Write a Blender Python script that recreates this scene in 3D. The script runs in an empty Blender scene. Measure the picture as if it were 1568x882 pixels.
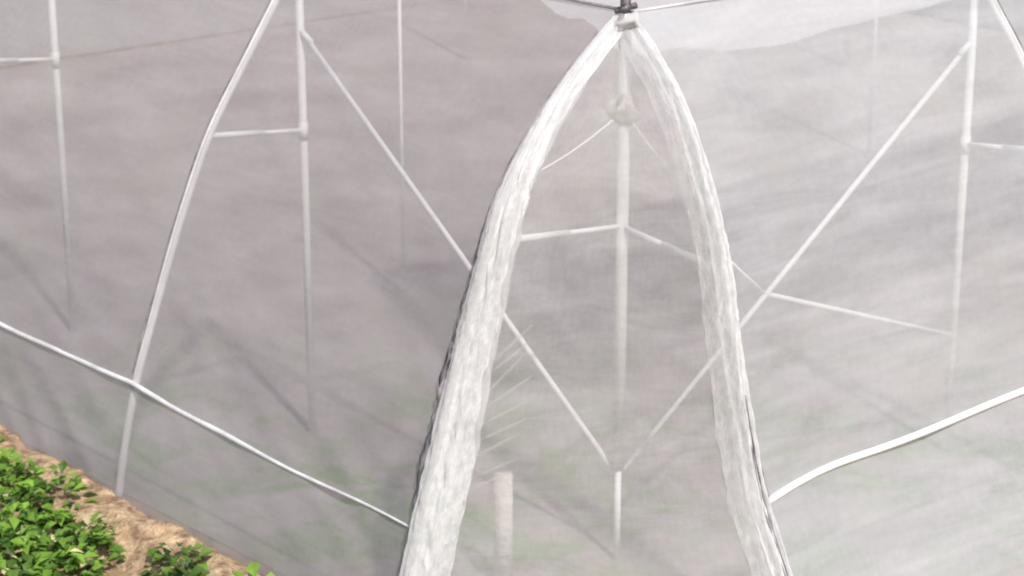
import bpy, math, random
import numpy as np
from mathutils import Vector, noise
random.seed(4); rng=np.random.default_rng(4)
S=bpy.context.scene
S.view_settings.view_transform='Standard'; S.view_settings.look='None'; S.view_settings.exposure=0
# ---------------- world / sun
w=bpy.data.worlds.new("World"); S.world=w; w.use_nodes=True
nt=w.node_tree; bg=nt.nodes['Background']; sk=nt.nodes.new('ShaderNodeTexSky')
sk.sky_type='NISHITA'; sk.sun_disc=False
sd=Vector((0.24,-0.54,0.80)).normalized()
el=math.asin(sd.z); az=math.atan2(sd.x,sd.y)
sk.sun_elevation=el; sk.sun_rotation=az; sk.air_density=1.0; sk.dust_density=3.0
nt.links.new(sk.outputs[0],bg.inputs[0]); bg.inputs[1].default_value=0.13
sl=bpy.data.lights.new("sun",'SUN'); sl.energy=4.1; sl.angle=math.radians(2.5); sl.color=(1,.965,.925)
so=bpy.data.objects.new("sun",sl); S.collection.objects.link(so); so.rotation_euler=(-sd).to_track_quat('-Z','Y').to_euler()
# ---------------- camera
cd=bpy.data.cameras.new("camera"); cam=bpy.data.objects.new("camera",cd); S.collection.objects.link(cam)
cam.location=(-.925,-18.53,8.93); cam.rotation_euler=(math.radians(71),0,0)
cd.sensor_width=36; cd.lens=18/math.tan(math.radians(12.5)); cd.clip_end=2000; cd.clip_start=.1
cd.dof.use_dof=True; cd.dof.focus_distance=14.5; cd.dof.aperture_fstop=2.2
S.camera=cam
# ---------------- helpers
def N(m,t,**k):
    n=m.node_tree.nodes.new(t)
    for a,b in k.items(): setattr(n,a,b)
    return n
def newmat(name):
    m=bpy.data.materials.new(name); m.use_nodes=True; m.node_tree.nodes.clear(); return m
def L(m,a,b): m.node_tree.links.new(a,b)
def noise_tex(m,vec,scale,detail=3,rough=.6,stretch=None,rot=0,dist=0):
    if stretch or rot:
        mp=N(m,'ShaderNodeMapping'); L(m,vec,mp.inputs[0])
        mp.inputs['Rotation'].default_value=(0,0,rot); mp.inputs['Scale'].default_value=stretch; vec=mp.outputs[0]
    n=N(m,'ShaderNodeTexNoise'); L(m,vec,n.inputs['Vector'])
    n.inputs['Scale'].default_value=scale; n.inputs['Detail'].default_value=detail; n.inputs['Roughness'].default_value=rough
    n.inputs['Distortion'].default_value=dist
    return n.outputs['Fac']
def rng_(m,v,a,b,c,d):
    r=N(m,'ShaderNodeMapRange'); L(m,v,r.inputs[0])
    for i,x in zip((1,2,3,4),(a,b,c,d)): r.inputs[i].default_value=x
    return r.outputs[0]
def mth(m,op,a,b):
    n=N(m,'ShaderNodeMath',operation=op)
    for i,x in enumerate((a,b)):
        if isinstance(x,(int,float)): n.inputs[i].default_value=x
        else: L(m,x,n.inputs[i])
    return n.outputs[0]
def mixc(m,f,a,b):
    c=N(m,'ShaderNodeMix',data_type='RGBA'); L(m,f,c.inputs[0])
    for i,x in ((6,a),(7,b)):
        if isinstance(x,tuple): c.inputs[i].default_value=(*x,1)
        else: L(m,x,c.inputs[i])
    return c.outputs[2]
def netmat(name,c1,c2,op,opvar=.1,trans=.4,skirt=0.0,tint=None,simple=False,fine=.4):
    m=newmat(name); out=N(m,'ShaderNodeOutputMaterial'); 
    d=N(m,'ShaderNodeBsdfDiffuse'); t=N(m,'ShaderNodeBsdfTranslucent'); tr=N(m,'ShaderNodeBsdfTransparent')
    a=N(m,'ShaderNodeMixShader'); a.inputs[0].default_value=trans; L(m,d.outputs[0],a.inputs[1]); L(m,t.outputs[0],a.inputs[2])
    b=N(m,'ShaderNodeMixShader'); L(m,tr.outputs[0],b.inputs[1]); L(m,a.outputs[0],b.inputs[2]); L(m,b.outputs[0],out.inputs[0])
    tc=N(m,'ShaderNodeTexCoord'); uv=tc.outputs['UV']
    if simple:
        col=mixc(m,rng_(m,noise_tex(m,uv,1.1,2,.6,(.5,2,1),.4),.3,.7,0,1),c1,c2); b.inputs[0].default_value=op
    else:
        st1=noise_tex(m,uv,1.0,4,.68,(.45,2.2,1),math.radians(26),.9)
        st2=noise_tex(m,uv,1.9,4,.65,(.35,3.0,1),math.radians(-24),.6)
        fin=noise_tex(m,uv,12,2,.7,(1,.8,1))
        s=mth(m,'ADD',mth(m,'MULTIPLY',st1,1.2),mth(m,'MULTIPLY',st2,.8))
        s=mth(m,'ADD',s,mth(m,'MULTIPLY',fin,fine))
        mid=1.0+fine*.5; s=rng_(m,s,mid-.42,mid+.42,0,1)
        col=mixc(m,s,c1,c2)
        if tint: col=mixc(m,rng_(m,noise_tex(m,uv,.9,3,.6,dist=.8),.50,.72,0,.8),col,tint)
        opa=rng_(m,s,0,1,op-opvar,op+opvar)
        if skirt:
            sp=N(m,'ShaderNodeSeparateXYZ'); L(m,tc.outputs['Object'],sp.inputs[0])
            opa=mth(m,'ADD',opa,rng_(m,sp.outputs['Z'],1.3,.3,0,skirt))
        L(m,opa,b.inputs[0])
    for x in (d,t): L(m,col,x.inputs[0])
    return m
def solid(name,c1,c2,scale=6,rough=.6,bump=0.2,metal=0,lo=.35,hi=.65,detail=5):
    m=newmat(name); out=N(m,'ShaderNodeOutputMaterial'); p=N(m,'ShaderNodeBsdfPrincipled')
    o=N(m,'ShaderNodeTexCoord').outputs['Object']; f=rng_(m,noise_tex(m,o,scale,detail,.65),lo,hi,0,1)
    L(m,mixc(m,f,c1,c2),p.inputs['Base Color']); p.inputs['Roughness'].default_value=rough; p.inputs['Metallic'].default_value=metal
    if bump:
        bp=N(m,'ShaderNodeBump'); bp.inputs['Strength'].default_value=bump; bp.inputs['Distance'].default_value=.04
        L(m,f,bp.inputs['Height']); L(m,bp.outputs[0],p.inputs['Normal'])
    L(m,p.outputs[0],out.inputs[0]); return m
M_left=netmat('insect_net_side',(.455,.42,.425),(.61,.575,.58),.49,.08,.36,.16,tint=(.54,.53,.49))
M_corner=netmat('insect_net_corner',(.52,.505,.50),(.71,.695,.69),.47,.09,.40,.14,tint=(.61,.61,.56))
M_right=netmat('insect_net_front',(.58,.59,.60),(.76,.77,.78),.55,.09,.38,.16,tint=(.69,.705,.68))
M_roof=netmat('insect_net_roof',(.76,.73,.74),(.88,.86,.87),.40,.10,.5,simple=True)
M_fold=netmat('folded_net',(.58,.585,.58),(.94,.94,.94),.83,.12,.28,fine=1.1)
M_foldthin=netmat('folded_net_thin',(.62,.62,.62),(.88,.88,.88),.45,.18,.35,fine=.9)
M_crease=netmat('net_crease',(.66,.62,.58),(.78,.74,.70),.28,.1,.35,simple=True)
M_shade=netmat('shade_cloth',(.84,.82,.84),(.94,.92,.94),.72,.15,.4,simple=True)
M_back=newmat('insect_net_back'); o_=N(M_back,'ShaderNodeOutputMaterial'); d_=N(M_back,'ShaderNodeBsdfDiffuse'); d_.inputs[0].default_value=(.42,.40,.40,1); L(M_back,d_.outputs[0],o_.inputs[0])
M_pole=solid('galvanised_white_pipe',(.84,.83,.82),(.93,.93,.92),5,.45,0)
M_rope=solid('white_hose',(.52,.51,.51),(.74,.73,.73),3,.6,0)
M_rib=solid('net_clip_rib',(.46,.45,.45),(.72,.71,.71),2.2,.7,0)
M_dark=solid('dark_clamp_metal',(.05,.045,.05),(.22,.2,.2),20,.5,.2,.3)
M_shadow_trim=solid('seam_profile',(.10,.085,.09),(.34,.31,.32),5,.9,0)  # dark tone: painted shadow along seams, also used for eave line and bolt
house=bpy.data.objects.new("net_greenhouse",None); S.collection.objects.link(house)
def mk(name,v,f,mat,parent=house,smooth=True,uv=None):
    me=bpy.data.meshes.new(name); me.from_pydata([tuple(x) for x in v],[],f); 
    if uv is not None:
        ul=me.uv_layers.new(name='UVMap')
        vi=np.empty(len(me.loops),dtype=np.int32); me.loops.foreach_get('vertex_index',vi)
        ul.data.foreach_set('uv',np.asarray(uv,dtype=np.float32)[vi].ravel())
    if smooth: me.shade_smooth()
    me.materials.append(mat); o=bpy.data.objects.new(name,me); S.collection.objects.link(o)
    if parent: o.parent=parent
    return o
def tube(name,pts,r,mat=None,parent=house,seg=10,wob=0):
    mat=mat or M_pole
    pts=[Vector(p) for p in pts]; v=[];f=[]; n=len(pts)
    rs=r if isinstance(r,(list,tuple)) else [r]*n
    for i,p in enumerate(pts):
        t=(pts[min(i+1,n-1)]-pts[max(i-1,0)]).normalized()
        a=t.cross(Vector((0.3,.9,.31))).normalized(); b=t.cross(a)
        for k in range(seg):
            an=2*math.pi*k/seg; rr=rs[i]*(1+wob*noise.noise(p*9+Vector((k*.7,0,0))))
            v.append(p+a*math.cos(an)*rr+b*math.sin(an)*rr)
    for i in range(n-1):
        for k in range(seg):
            k2=(k+1)%seg; f.append((i*seg+k,i*seg+k2,(i+1)*seg+k2,(i+1)*seg+k))
    f.append(tuple(range(seg))[::-1]); f.append(tuple((n-1)*seg+k for k in range(seg)))
    return mk(name,v,f,mat,parent)
# ---------------- frame layout (metres)
H=4.92
dL=Vector((-2.93,2.94,0)); dR=Vector((3.34,2.45,0))
nL=Vector((-.707,-.707,0)); nR=Vector((.592,-.806,0))
PC_L=[(4.92,0.0),(4.76,.28),(4.45,.68),(3.96,1.17),(3.67,1.38),(3.02,1.65),(2.05,2.0),(1.1,2.33),(0,2.65)]
PC_R=[(4.92,0),(4.7,.32),(4.25,.75),(3.3,1.22),(2.31,1.46),(1.33,1.75),(.73,2.1),(0,2.5)]
P_L=[(4.92,0),(4.75,.1),(4.37,.38),(3.34,1.17),(2.5,1.58),(1.1,2.16),(.35,2.36),(0,2.42)]
P_L2=[(4.92,0),(4.75,.1),(4.37,.38),(3.34,1.15),(2.5,1.55),(1.1,2.0),(0,2.1)]
P_R=[(4.92,0),(4.75,.08),(4.5,.26),(4.16,.62),(3.2,1.2),(2.31,1.50),(1.33,1.85),(0,2.5)]
ZG=np.linspace(0,H,247)
def table(P):
    zz=np.array([p[0] for p in P][::-1]); oo=np.array([p[1] for p in P][::-1])
    t=np.interp(ZG,zz,oo); K=9
    for _ in range(3):
        e=np.concatenate([2*t[0]-t[K:0:-1],t,2*t[-1]-t[-2:-K-2:-1]])
        t=np.convolve(e,np.ones(2*K+1)/(2*K+1),'valid')
    return t
TB={id(P):table(P) for P in (PC_L,PC_R,P_L,P_L2,P_R)}
def rib(base,n,P):
    t=TB[id(P)]
    return lambda z: base+n*float(np.interp(z,ZG,t))+Vector((0,0,z))
ribsL=[rib(Vector(),nL,PC_L),rib(dL,nL,P_L)]+[rib(dL*k,nL,P_L2) for k in (2,3,4,5)]
ribsR=[rib(Vector(),nR,PC_R),rib(dR,nR,P_R)]+[rib(dR*k,nR,P_R) for k in (2,3,4,5)]
NZ=100
zs=[H*(1-(i/NZ)**1.25) for i in range(NZ+1)]
SAG=.05
def ridge(x): return 1-abs(noise.noise(x))*2
def loft(name,ribs,mat,out,cols=50,sag=SAG,u0=0):
    v=[];f=[];uv=[]; bay=len(ribs)-1; nc=bay*cols+1; NZ_=len(zs)-1
    for c in range(nc):
        b=min(c//cols,bay-1); t=(c-b*cols)/cols; u=u0+c*4.15/cols
        for i,z in enumerate(zs):
            p=ribs[b](z).lerp(ribs[b+1](z),t)
            e=math.sin(math.pi*t); g=min(1,(H-z)/1.0); ee=min(1,e*2.5)
            d=-sag*e + g*e*.04*noise.noise(Vector((u*.9,z*.8,3)))
            d+=g*ee*.020*ridge(Vector(((u*.88+z*.47)*.5,(z*.88-u*.47)*2.4,u0)))
            d+=g*ee*.014*ridge(Vector(((u*.9-z*.42)*.6,(z*.9+u*.42)*3.1,u0+9)))
            v.append(p+out*d); uv.append((u,z))
    for c in range(nc-1):
        for i in range(NZ_):
            a=c*(NZ_+1)+i; f.append((a,a+1,a+NZ_+2,a+NZ_+1))
    return mk(name,v,f,mat,uv=uv)
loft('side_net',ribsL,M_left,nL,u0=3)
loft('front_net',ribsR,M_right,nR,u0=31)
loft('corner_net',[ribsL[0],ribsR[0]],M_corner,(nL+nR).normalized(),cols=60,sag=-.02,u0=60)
def roofp(a,b):
    p=dL*a+dR*b
    s=abs(math.sin(math.pi*a))*abs(math.sin(math.pi*b))
    z=H+.02-.18*s+.03*noise.noise(Vector((a*6,b*6,0)))*s
    return Vector((p.x,p.y,z))
v=[];uv=[];f=[];n=60
for i in range(n+1):
    for j in range(n+1):
        v.append(roofp(5*i/n,5*j/n)); uv.append((5*i/n*4.15,5*j/n*4.15))
for i in range(n):
    for j in range(n):
        a=i*(n+1)+j; f.append((a,a+1,a+n+2,a+n+1))
mk('roof_net',v,f,M_roof,uv=uv)
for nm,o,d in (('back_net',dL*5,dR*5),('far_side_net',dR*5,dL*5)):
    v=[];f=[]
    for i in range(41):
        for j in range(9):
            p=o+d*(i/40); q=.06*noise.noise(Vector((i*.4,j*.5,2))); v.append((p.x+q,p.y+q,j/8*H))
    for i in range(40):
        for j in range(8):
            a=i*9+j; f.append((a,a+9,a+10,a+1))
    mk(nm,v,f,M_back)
# hanging inner shade cloth
v=[];uv=[];f=[]
edge=[Vector((.12,.75,4.40)),Vector((.6,1.1,4.36)),Vector((1.05,1.28,4.30)),Vector((1.9,2.05,4.3)),Vector((3.2,3.3,4.3)),Vector((6.5,6.1,4.3)),Vector((12,10,4.3))]
for i in range(61):
    t=i/60*(len(edge)-1); k=min(int(t),len(edge)-2); e=edge[k].lerp(edge[k+1],t-k)
    for j in range(15):
        p=e+Vector((-.35,1,0))*(j*.30); z=e.z+.06*noise.noise(Vector((p.x*1.4,p.y*1.4,1)))-.05*math.sin(j*1.3)
        v.append((p.x,p.y,z)); uv.append((i*.15,j*.3))
for i in range(60):
    for j in range(14):
        a=i*15+j; f.append((a,a+15,a+16,a+1))
mk('shade_cloth',v,f,M_shade,uv=uv)
# ---------------- posts, braces
up=Vector((0,0,1))
def P(b,z): return Vector((b.x,b.y,z))
pr=.040
C=Vector()
tube('corner_post',[P(C,0),P(C,.9)],.03); tube('corner_post_upper',[P(C,.9),P(C,H)],.056)
for k in range(1,6):
    tube('side_post_%d'%k,[P(dL*k,0),P(dL*k,H)],pr); tube('front_post_%d'%k,[P(dR*k,0),P(dR*k,H)],pr)
for a,b in ((2,3),(3,4),(4,3)):
    p=dL*a+dR*b; tube('inner_post_%d_%d'%(a,b),[P(p,0),P(p,H)],.03,seg=6)
tube('inner_post_spare',[Vector((-2.2,7.2,0)),Vector((-2.2,7.2,H))],.022)
for sgn,d in (('side',dL),('front',dR)):
    tube(sgn+'_brace_1',[P(C,.86)+d*.015,P(d*.985,4.08)],.026)
    tube(sgn+'_brace_cap',[P(d*.96,4.02),P(d,4.12)],.032)
tube('front_knee_brace',[P(dR*.40,2.16),P(dR,1.22)],.024)
tube('front_knee_brace_b',[P(dR*.40,2.16),P(dR*.27,2.65)],.014)
for i,(nm,rb) in enumerate((('side',ribsL),('front',ribsR))):
    for k,r in enumerate(rb):
        base=(dL if i==0 else dR)*k; e=r(3.3 if i==0 or k else 3.05)
        a=P(base,3.14 if k else 3.1); e=e-(nL if i==0 else nR)*.05
        tube('%s_strut_%d'%(nm,k),[a,a.lerp(e,.45)],.022); tube('%s_strut_outer_%d'%(nm,k),[a.lerp(e,.44),e],.030)
        tube('%s_clamp_%d'%(nm,k),[P(base,3.05),P(base,3.22)],.048,seg=12)
for nm,rb,nn,hh in (('side_rib',ribsL,nL,dL.normalized()),('front_rib',ribsR,nR,dR.normalized())):
    for k,r in enumerate(rb):
        if k==0:
            tube('%s_%d'%(nm,k),[r(z)+nn*.0 for z in zs[::2]],.030); continue
        zz=[z for z in zs[::2]]
        tube('%s_%d'%(nm,k),[r(z)-nn*.045 for z in zz],.036)
        zc=[z for z in zz if z>1.0]
        tube('%s_clip_%d'%(nm,k),[r(z)-nn*.006 for z in zc],[.006+.012*min(1,max(0,(z-1.0)/2.2)) for z in zc],M_rib)
        tube('%s_seam_shadow_%d'%(nm,k),[r(z)+nn*.006+hh*.026 for z in zc],[.002+.013*max(0,.35+noise.noise(Vector((z*1.6,k,0)))) for z in zc],M_shadow_trim,seg=6)  # thin dark tube painted in as the shadow at each rib's edge
tube('side_eave',[P(C,H+.02),P(dL*5,H+.02)],.014,M_shadow_trim); tube('front_eave',[P(C,H),P(dR*5,H)],.012,M_rib)
# ---------------- folded net bands on the two corner ribs
def band(name,side,wfun,raise_,seed,mat=None,cols=16,NB=320,wav=.010):
    mat=mat or M_fold
    v=[];uv=[];f=[]
    for i in range(NB+1):
        z=H*(1-(i/NB)**1.15); a=ribsL[0](z); b=ribsR[0](z); 
        if side=='R': a,b=b,a
        L_=max((b-a).length,.02)
        hz=(b-a).normalized() if (b-a).length>1e-4 else Vector((1,0,0))
        nn=(nL if side=='L' else nR); wd=wfun(z)
        for j in range(cols+1):
            q=j/cols; x=-.05+q*wd
            x+=wav*noise.noise(Vector((z*2.5,q*2,seed)))+(wav*1.4*noise.noise(Vector((z*6,1,seed+5))) if j>=cols-1 else 0)
            h=raise_*math.sin(math.pi*min(1,q*1.02+.02))**.6
            h+=.014*math.sin(q*13+2.5*noise.noise(Vector((z*.9,0,seed))))+.024*ridge(Vector((z*5+q*5,q*1.5,seed)))+.014*noise.noise(Vector((z*2.2,q*4,seed+2)))
            v.append(a+hz*min(x,L_*.62)+nn*(.012+h)); uv.append((z*.8+seed,q*.7+z*.1))
    for i in range(NB):
        for j in range(cols):
            a=i*(cols+1)+j; f.append((a,a+1,a+cols+2,a+cols+1))
    return mk(name,v,f,mat,uv=uv)
band('side_net_fold','L',lambda z: .20+.18*min(1,max(0,(4.6-z)/3)),.05,1)
band('side_net_fold_top','L',lambda z: .11+.03*z/5,.085,8,M_foldthin)
band('front_net_fold','R',lambda z: .13+.03*min(1,max(0,(4.6-z)/2)),.065,21)
band('front_net_fold_inner','R',lambda z: .25+.02*math.sin(z*1.5)+.05*min(1,(H-z)/3),.02,33,M_foldthin)
hl=dL.normalized(); hr=dR.normalized()
tube('side_seam_profile',[ribsL[0](z)+hl*(.085+.025*noise.noise(Vector((z*1.5,0,0))))+nL*.03 for z in np.linspace(4.1,0,120)],[.008+.044*math.sin(math.pi*i/119)**1.2*(.75+.5*noise.noise(Vector((i*.13,3,0)))) for i in range(120)],M_shadow_trim,wob=.8)  # dark tube along the seam, standing in for the fold's shadow
tube('side_seam_cord',[ribsL[0](z)+hl*(.035)+nL*.09 for z in np.linspace(4.8,3.2,60)],[.006+.010*abs(noise.noise(Vector((i*.4,0,0)))) for i in range(60)],M_shadow_trim,wob=.8)
tube('front_seam_profile',[ribsR[0](z)+hr*.05+nR*.03 for z in np.linspace(4.3,0,90)],[.004+.018*max(0,noise.noise(Vector((i*.09,4,0)))+.3+ i/180) for i in range(90)],M_shadow_trim,wob=.6)  # uneven dark line along the outer edge of the front fold
tube('front_seam_crease',[ribsR[0](z)-hr*.03+nR*.11 for z in np.linspace(2.1,0,60)],[.005+.012*abs(noise.noise(Vector((i*.2,9,0)))) for i in range(60)],M_shadow_trim,wob=.6)
def cskin(z,t,o=.03): 
    return ribsL[0](z).lerp(ribsR[0](z),t)+(nL+nR).normalized()*o
for i in range(9):
    z0=2.42-.13*i-.05*rng.uniform(); l=.10+.08*rng.uniform()
    rr=(.26 if i<4 else .15)+.05*rng.uniform()
    pts=[cskin(z0+rr*(q/8),.11+l*q/8,-.002) for q in range(9)]
    tube('net_crease_%d'%i,pts,[.002+.014*math.sin(math.pi*q/8) for q in range(9)],M_crease,seg=6)
# apex clamp + knot
tube('apex_post_cap',[P(C,H-.05),P(C,H+.16)],.045,M_dark)
tube('apex_clamp',[Vector((-.09,-.06,H+.03)),Vector((.09,-.02,H+.07))],.026,M_dark)
tube('apex_bolt',[Vector((-.10,-.12,H-.22)),Vector((-.03,-.13,H+.02))],.022,M_shadow_trim)
tube('apex_net_knot',[Vector((-.12,-.1,H-.22)),Vector((-.05,-.12,H-.08)),Vector((.06,-.12,H-.02)),Vector((.13,-.1,H-.16))],[.03,.06,.06,.03],M_fold,wob=.7,seg=16)
M_collar=solid('gathered_net',(.66,.60,.54),(.85,.81,.76),14,.8,.4)
tube('post_collar',[P(C,z)+Vector((0,-.03,0)) for z in np.linspace(4.0,4.26,8)],[.055,.09,.12,.10,.13,.11,.08,.055],M_collar,wob=.9,seg=18)
for i,(e,zz) in enumerate(((ribsL[0](3.72),4.1),(ribsR[0](3.5),4.1),(ribsR[0](4.2),4.14))):
    a=P(C,zz); e=e.lerp(a,.06); tube('collar_cord_%d'%i,[a.lerp(e,t/6)-up*.05*math.sin(math.pi*t/6) for t in range(7)],.008)
# ---------------- hoses following the skin
def skinrail(ribs,z0s,out):
    pts=[]
    for b in range(len(ribs)-1):
        for i in range(20):
            t=i/20; z=z0s[b]*(1-t)+z0s[b+1]*t - .05*math.sin(math.pi*t)+.03*noise.noise(Vector((b+t*3,5,0)))
            pts.append(ribs[b](z).lerp(ribs[b+1](z),t)-out*SAG*.7*math.sin(math.pi*t))
    return pts
pl=skinrail(ribsL,[1.05,1.13,1.13,1.13,1.13,1.13],nL); tube('side_rail_hose',[p+nL*.012 for p in pl],[.010+.016*min(1,i/14) for i in range(len(pl))],M_rope)
pR=skinrail(ribsR,[1.30,1.56,1.5,1.5,1.5,1.5],nR)
for i in range(5): pR[i]=pR[i]-up*(.12*(1-i/5)**2)
tube('front_rail_hose',[p+nR*.03 for p in pR],.031,M_pole)
tube('inner_stake',[Vector((-1.0,-.5,0)),Vector((-1.0,-.5,1.05))],.085,M_collar,seg=8)
# ---------------- ground
def grid(name,x0,x1,y0,y1,nx,ny,zf,mat,parent=None):
    v=[(x0+(x1-x0)*i/nx,y0+(y1-y0)*j/ny,0) for i in range(nx+1) for j in range(ny+1)]
    v=[(a,b,zf(a,b)) for a,b,_ in v]
    f=[(i*(ny+1)+j,(i+1)*(ny+1)+j,(i+1)*(ny+1)+j+1,i*(ny+1)+j+1) for i in range(nx) for j in range(ny)]
    return mk(name,v,f,mat,parent)
M_soil=solid('sandy_soil',(.20,.12,.065),(.66,.48,.29),7,.95,.9)
M_gr=solid('field_ground',(.13,.09,.04),(.44,.31,.18),3,.95,.7)
grid('ground',-500,500,-500,500,20,20,lambda x,y:-.01,M_gr)
M_floor=newmat('greenhouse_floor_sheet'); m=M_floor
o=N(m,'ShaderNodeOutputMaterial'); d=N(m,'ShaderNodeBsdfDiffuse'); ob=N(m,'ShaderNodeTexCoord').outputs['Object']
base=mixc(m,rng_(m,noise_tex(m,ob,.5,4,.6),.3,.7,0,1),(.27,.23,.23),(.42,.37,.37))
sp=N(m,'ShaderNodeSeparateXYZ'); L(m,ob,sp.inputs[0])
ym=rng_(m,sp.outputs['Y'],7,1.5,.08,1.0)
g=mixc(m,mth(m,'MULTIPLY',rng_(m,noise_tex(m,ob,.9,6,.75,dist=.6),.46,.60,0,1),ym),base,(.17,.25,.11))
L(m,g,d.inputs[0]); L(m,d.outputs[0],o.inputs[0])
fl=[C+(nL+nR)*1.6,nR*2.2,dR*5+nR*2.1,dR*5+dL*5,dL*5+nL*1.95,nL*2.3]
mk('greenhouse_floor',[Vector((p.x,p.y,.004)) for p in fl],[tuple(range(6))],M_floor,None,smooth=False)
def bank(name,ribs,n):
    v=[];f=[];K=14; cols=300
    for c in range(cols+1):
        t=c/cols*5; b=min(int(t),4); q=t-b; p=ribs[b](0).lerp(ribs[b+1](0),q)
        for k in range(K+1):
            s=k/K; o=-.10+s*.85; h=.17*math.sin(math.pi*min(1,s**.6))*(.7+.6*noise.noise(Vector((c*.12,s*2,1))))+.05*noise.noise(Vector((c*.5,s*6,3)))
            oo=o+.12*noise.noise(Vector((c*.15,0,8)))+.04*noise.noise(Vector((c*.6,0,18)))
            v.append((p.x+n.x*oo,p.y+n.y*oo,(h if 0<k<K else -.03)))
    for c in range(cols):
        for k in range(K):
            a=c*(K+1)+k; f.append((a,a+1,a+K+2,a+K+1))
    mk(name,v,f,M_soil,None)
bank('soil_bank',ribsL,nL); bank('soil_bank.001',ribsR,nR)
# ---------------- crop plants
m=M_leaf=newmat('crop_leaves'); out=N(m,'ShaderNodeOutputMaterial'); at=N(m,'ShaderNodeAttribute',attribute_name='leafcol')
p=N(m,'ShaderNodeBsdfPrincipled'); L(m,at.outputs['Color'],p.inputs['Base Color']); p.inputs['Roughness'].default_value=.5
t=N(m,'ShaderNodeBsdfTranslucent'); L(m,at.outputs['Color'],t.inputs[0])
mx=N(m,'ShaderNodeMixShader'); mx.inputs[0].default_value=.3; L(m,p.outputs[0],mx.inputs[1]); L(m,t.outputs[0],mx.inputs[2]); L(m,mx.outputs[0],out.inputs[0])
def plants(name,centres,nl,rad,hgt,lsize,cols):
    V=[];F=[];Cc=[]
    for (cx,cy,sc) in centres:
        tone=rng.uniform(.5,1.35); dry=rng.uniform()<.12
        for _ in range(nl):
            th=rng.uniform(0,2*math.pi); r=rad*sc*math.sqrt(rng.uniform(0,1))
            x=cx+math.cos(th)*r; y=cy+math.sin(th)*r; hh=rng.uniform(.2,1.05); z=hgt*sc*(1-(r/(rad*sc))**2*.8)*hh
            az=th+rng.normal(0,.8); pit=rng.uniform(-.5,.7); l=lsize*rng.uniform(.5,1.5); wd=l*rng.uniform(.25,.4)
            d=np.array([math.cos(az)*math.cos(pit),math.sin(az)*math.cos(pit),math.sin(pit)]); s=np.array([-math.sin(az),math.cos(az),rng.uniform(-.4,.4)])
            o=np.array([x,y,z]); n0=np.array([0,0,1.])
            b=len(V); V+= [o,o+d*l*.5+s*wd+n0*l*.12,o+d*l+n0*-l*.1,o+d*l*.5-s*wd+n0*l*.12,o+d*l*.5]
            F+= [(b,b+4,b+1),(b+4,b+2,b+1),(b,b+3,b+4),(b+4,b+3,b+2)]
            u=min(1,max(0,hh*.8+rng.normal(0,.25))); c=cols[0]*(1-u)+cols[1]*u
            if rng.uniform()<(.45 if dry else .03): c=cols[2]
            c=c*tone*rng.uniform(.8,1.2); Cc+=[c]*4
    me=bpy.data.meshes.new(name); me.from_pydata([tuple(x) for x in V],[],F)
    at=me.attributes.new('leafcol','FLOAT_COLOR','FACE'); at.data.foreach_set('color',np.clip(np.concatenate([np.array(Cc),np.ones((len(Cc),1))],1),0,1).astype(np.float32).ravel())
    me.materials.append(M_leaf); o=bpy.data.objects.new(name,me); S.collection.objects.link(o)
cs=[]
ul=dL.normalized()
for a in np.arange(-2,16,.40):
    for b in np.arange(.62,5.3,.42):
        t=a/4.15; k=int(min(max(t,0),4)); foot=ribsL[k](0).lerp(ribsL[k+1](0),t-k)
        p=foot+nL*(b+rng.uniform(-.18,.18))+ul*rng.uniform(-.16,.16)
        if noise.noise(Vector((p.x*1.3,p.y*1.3,4)))>.24 or rng.uniform()<.09: continue
        cs.append((p.x,p.y,rng.uniform(.6,1.3)))
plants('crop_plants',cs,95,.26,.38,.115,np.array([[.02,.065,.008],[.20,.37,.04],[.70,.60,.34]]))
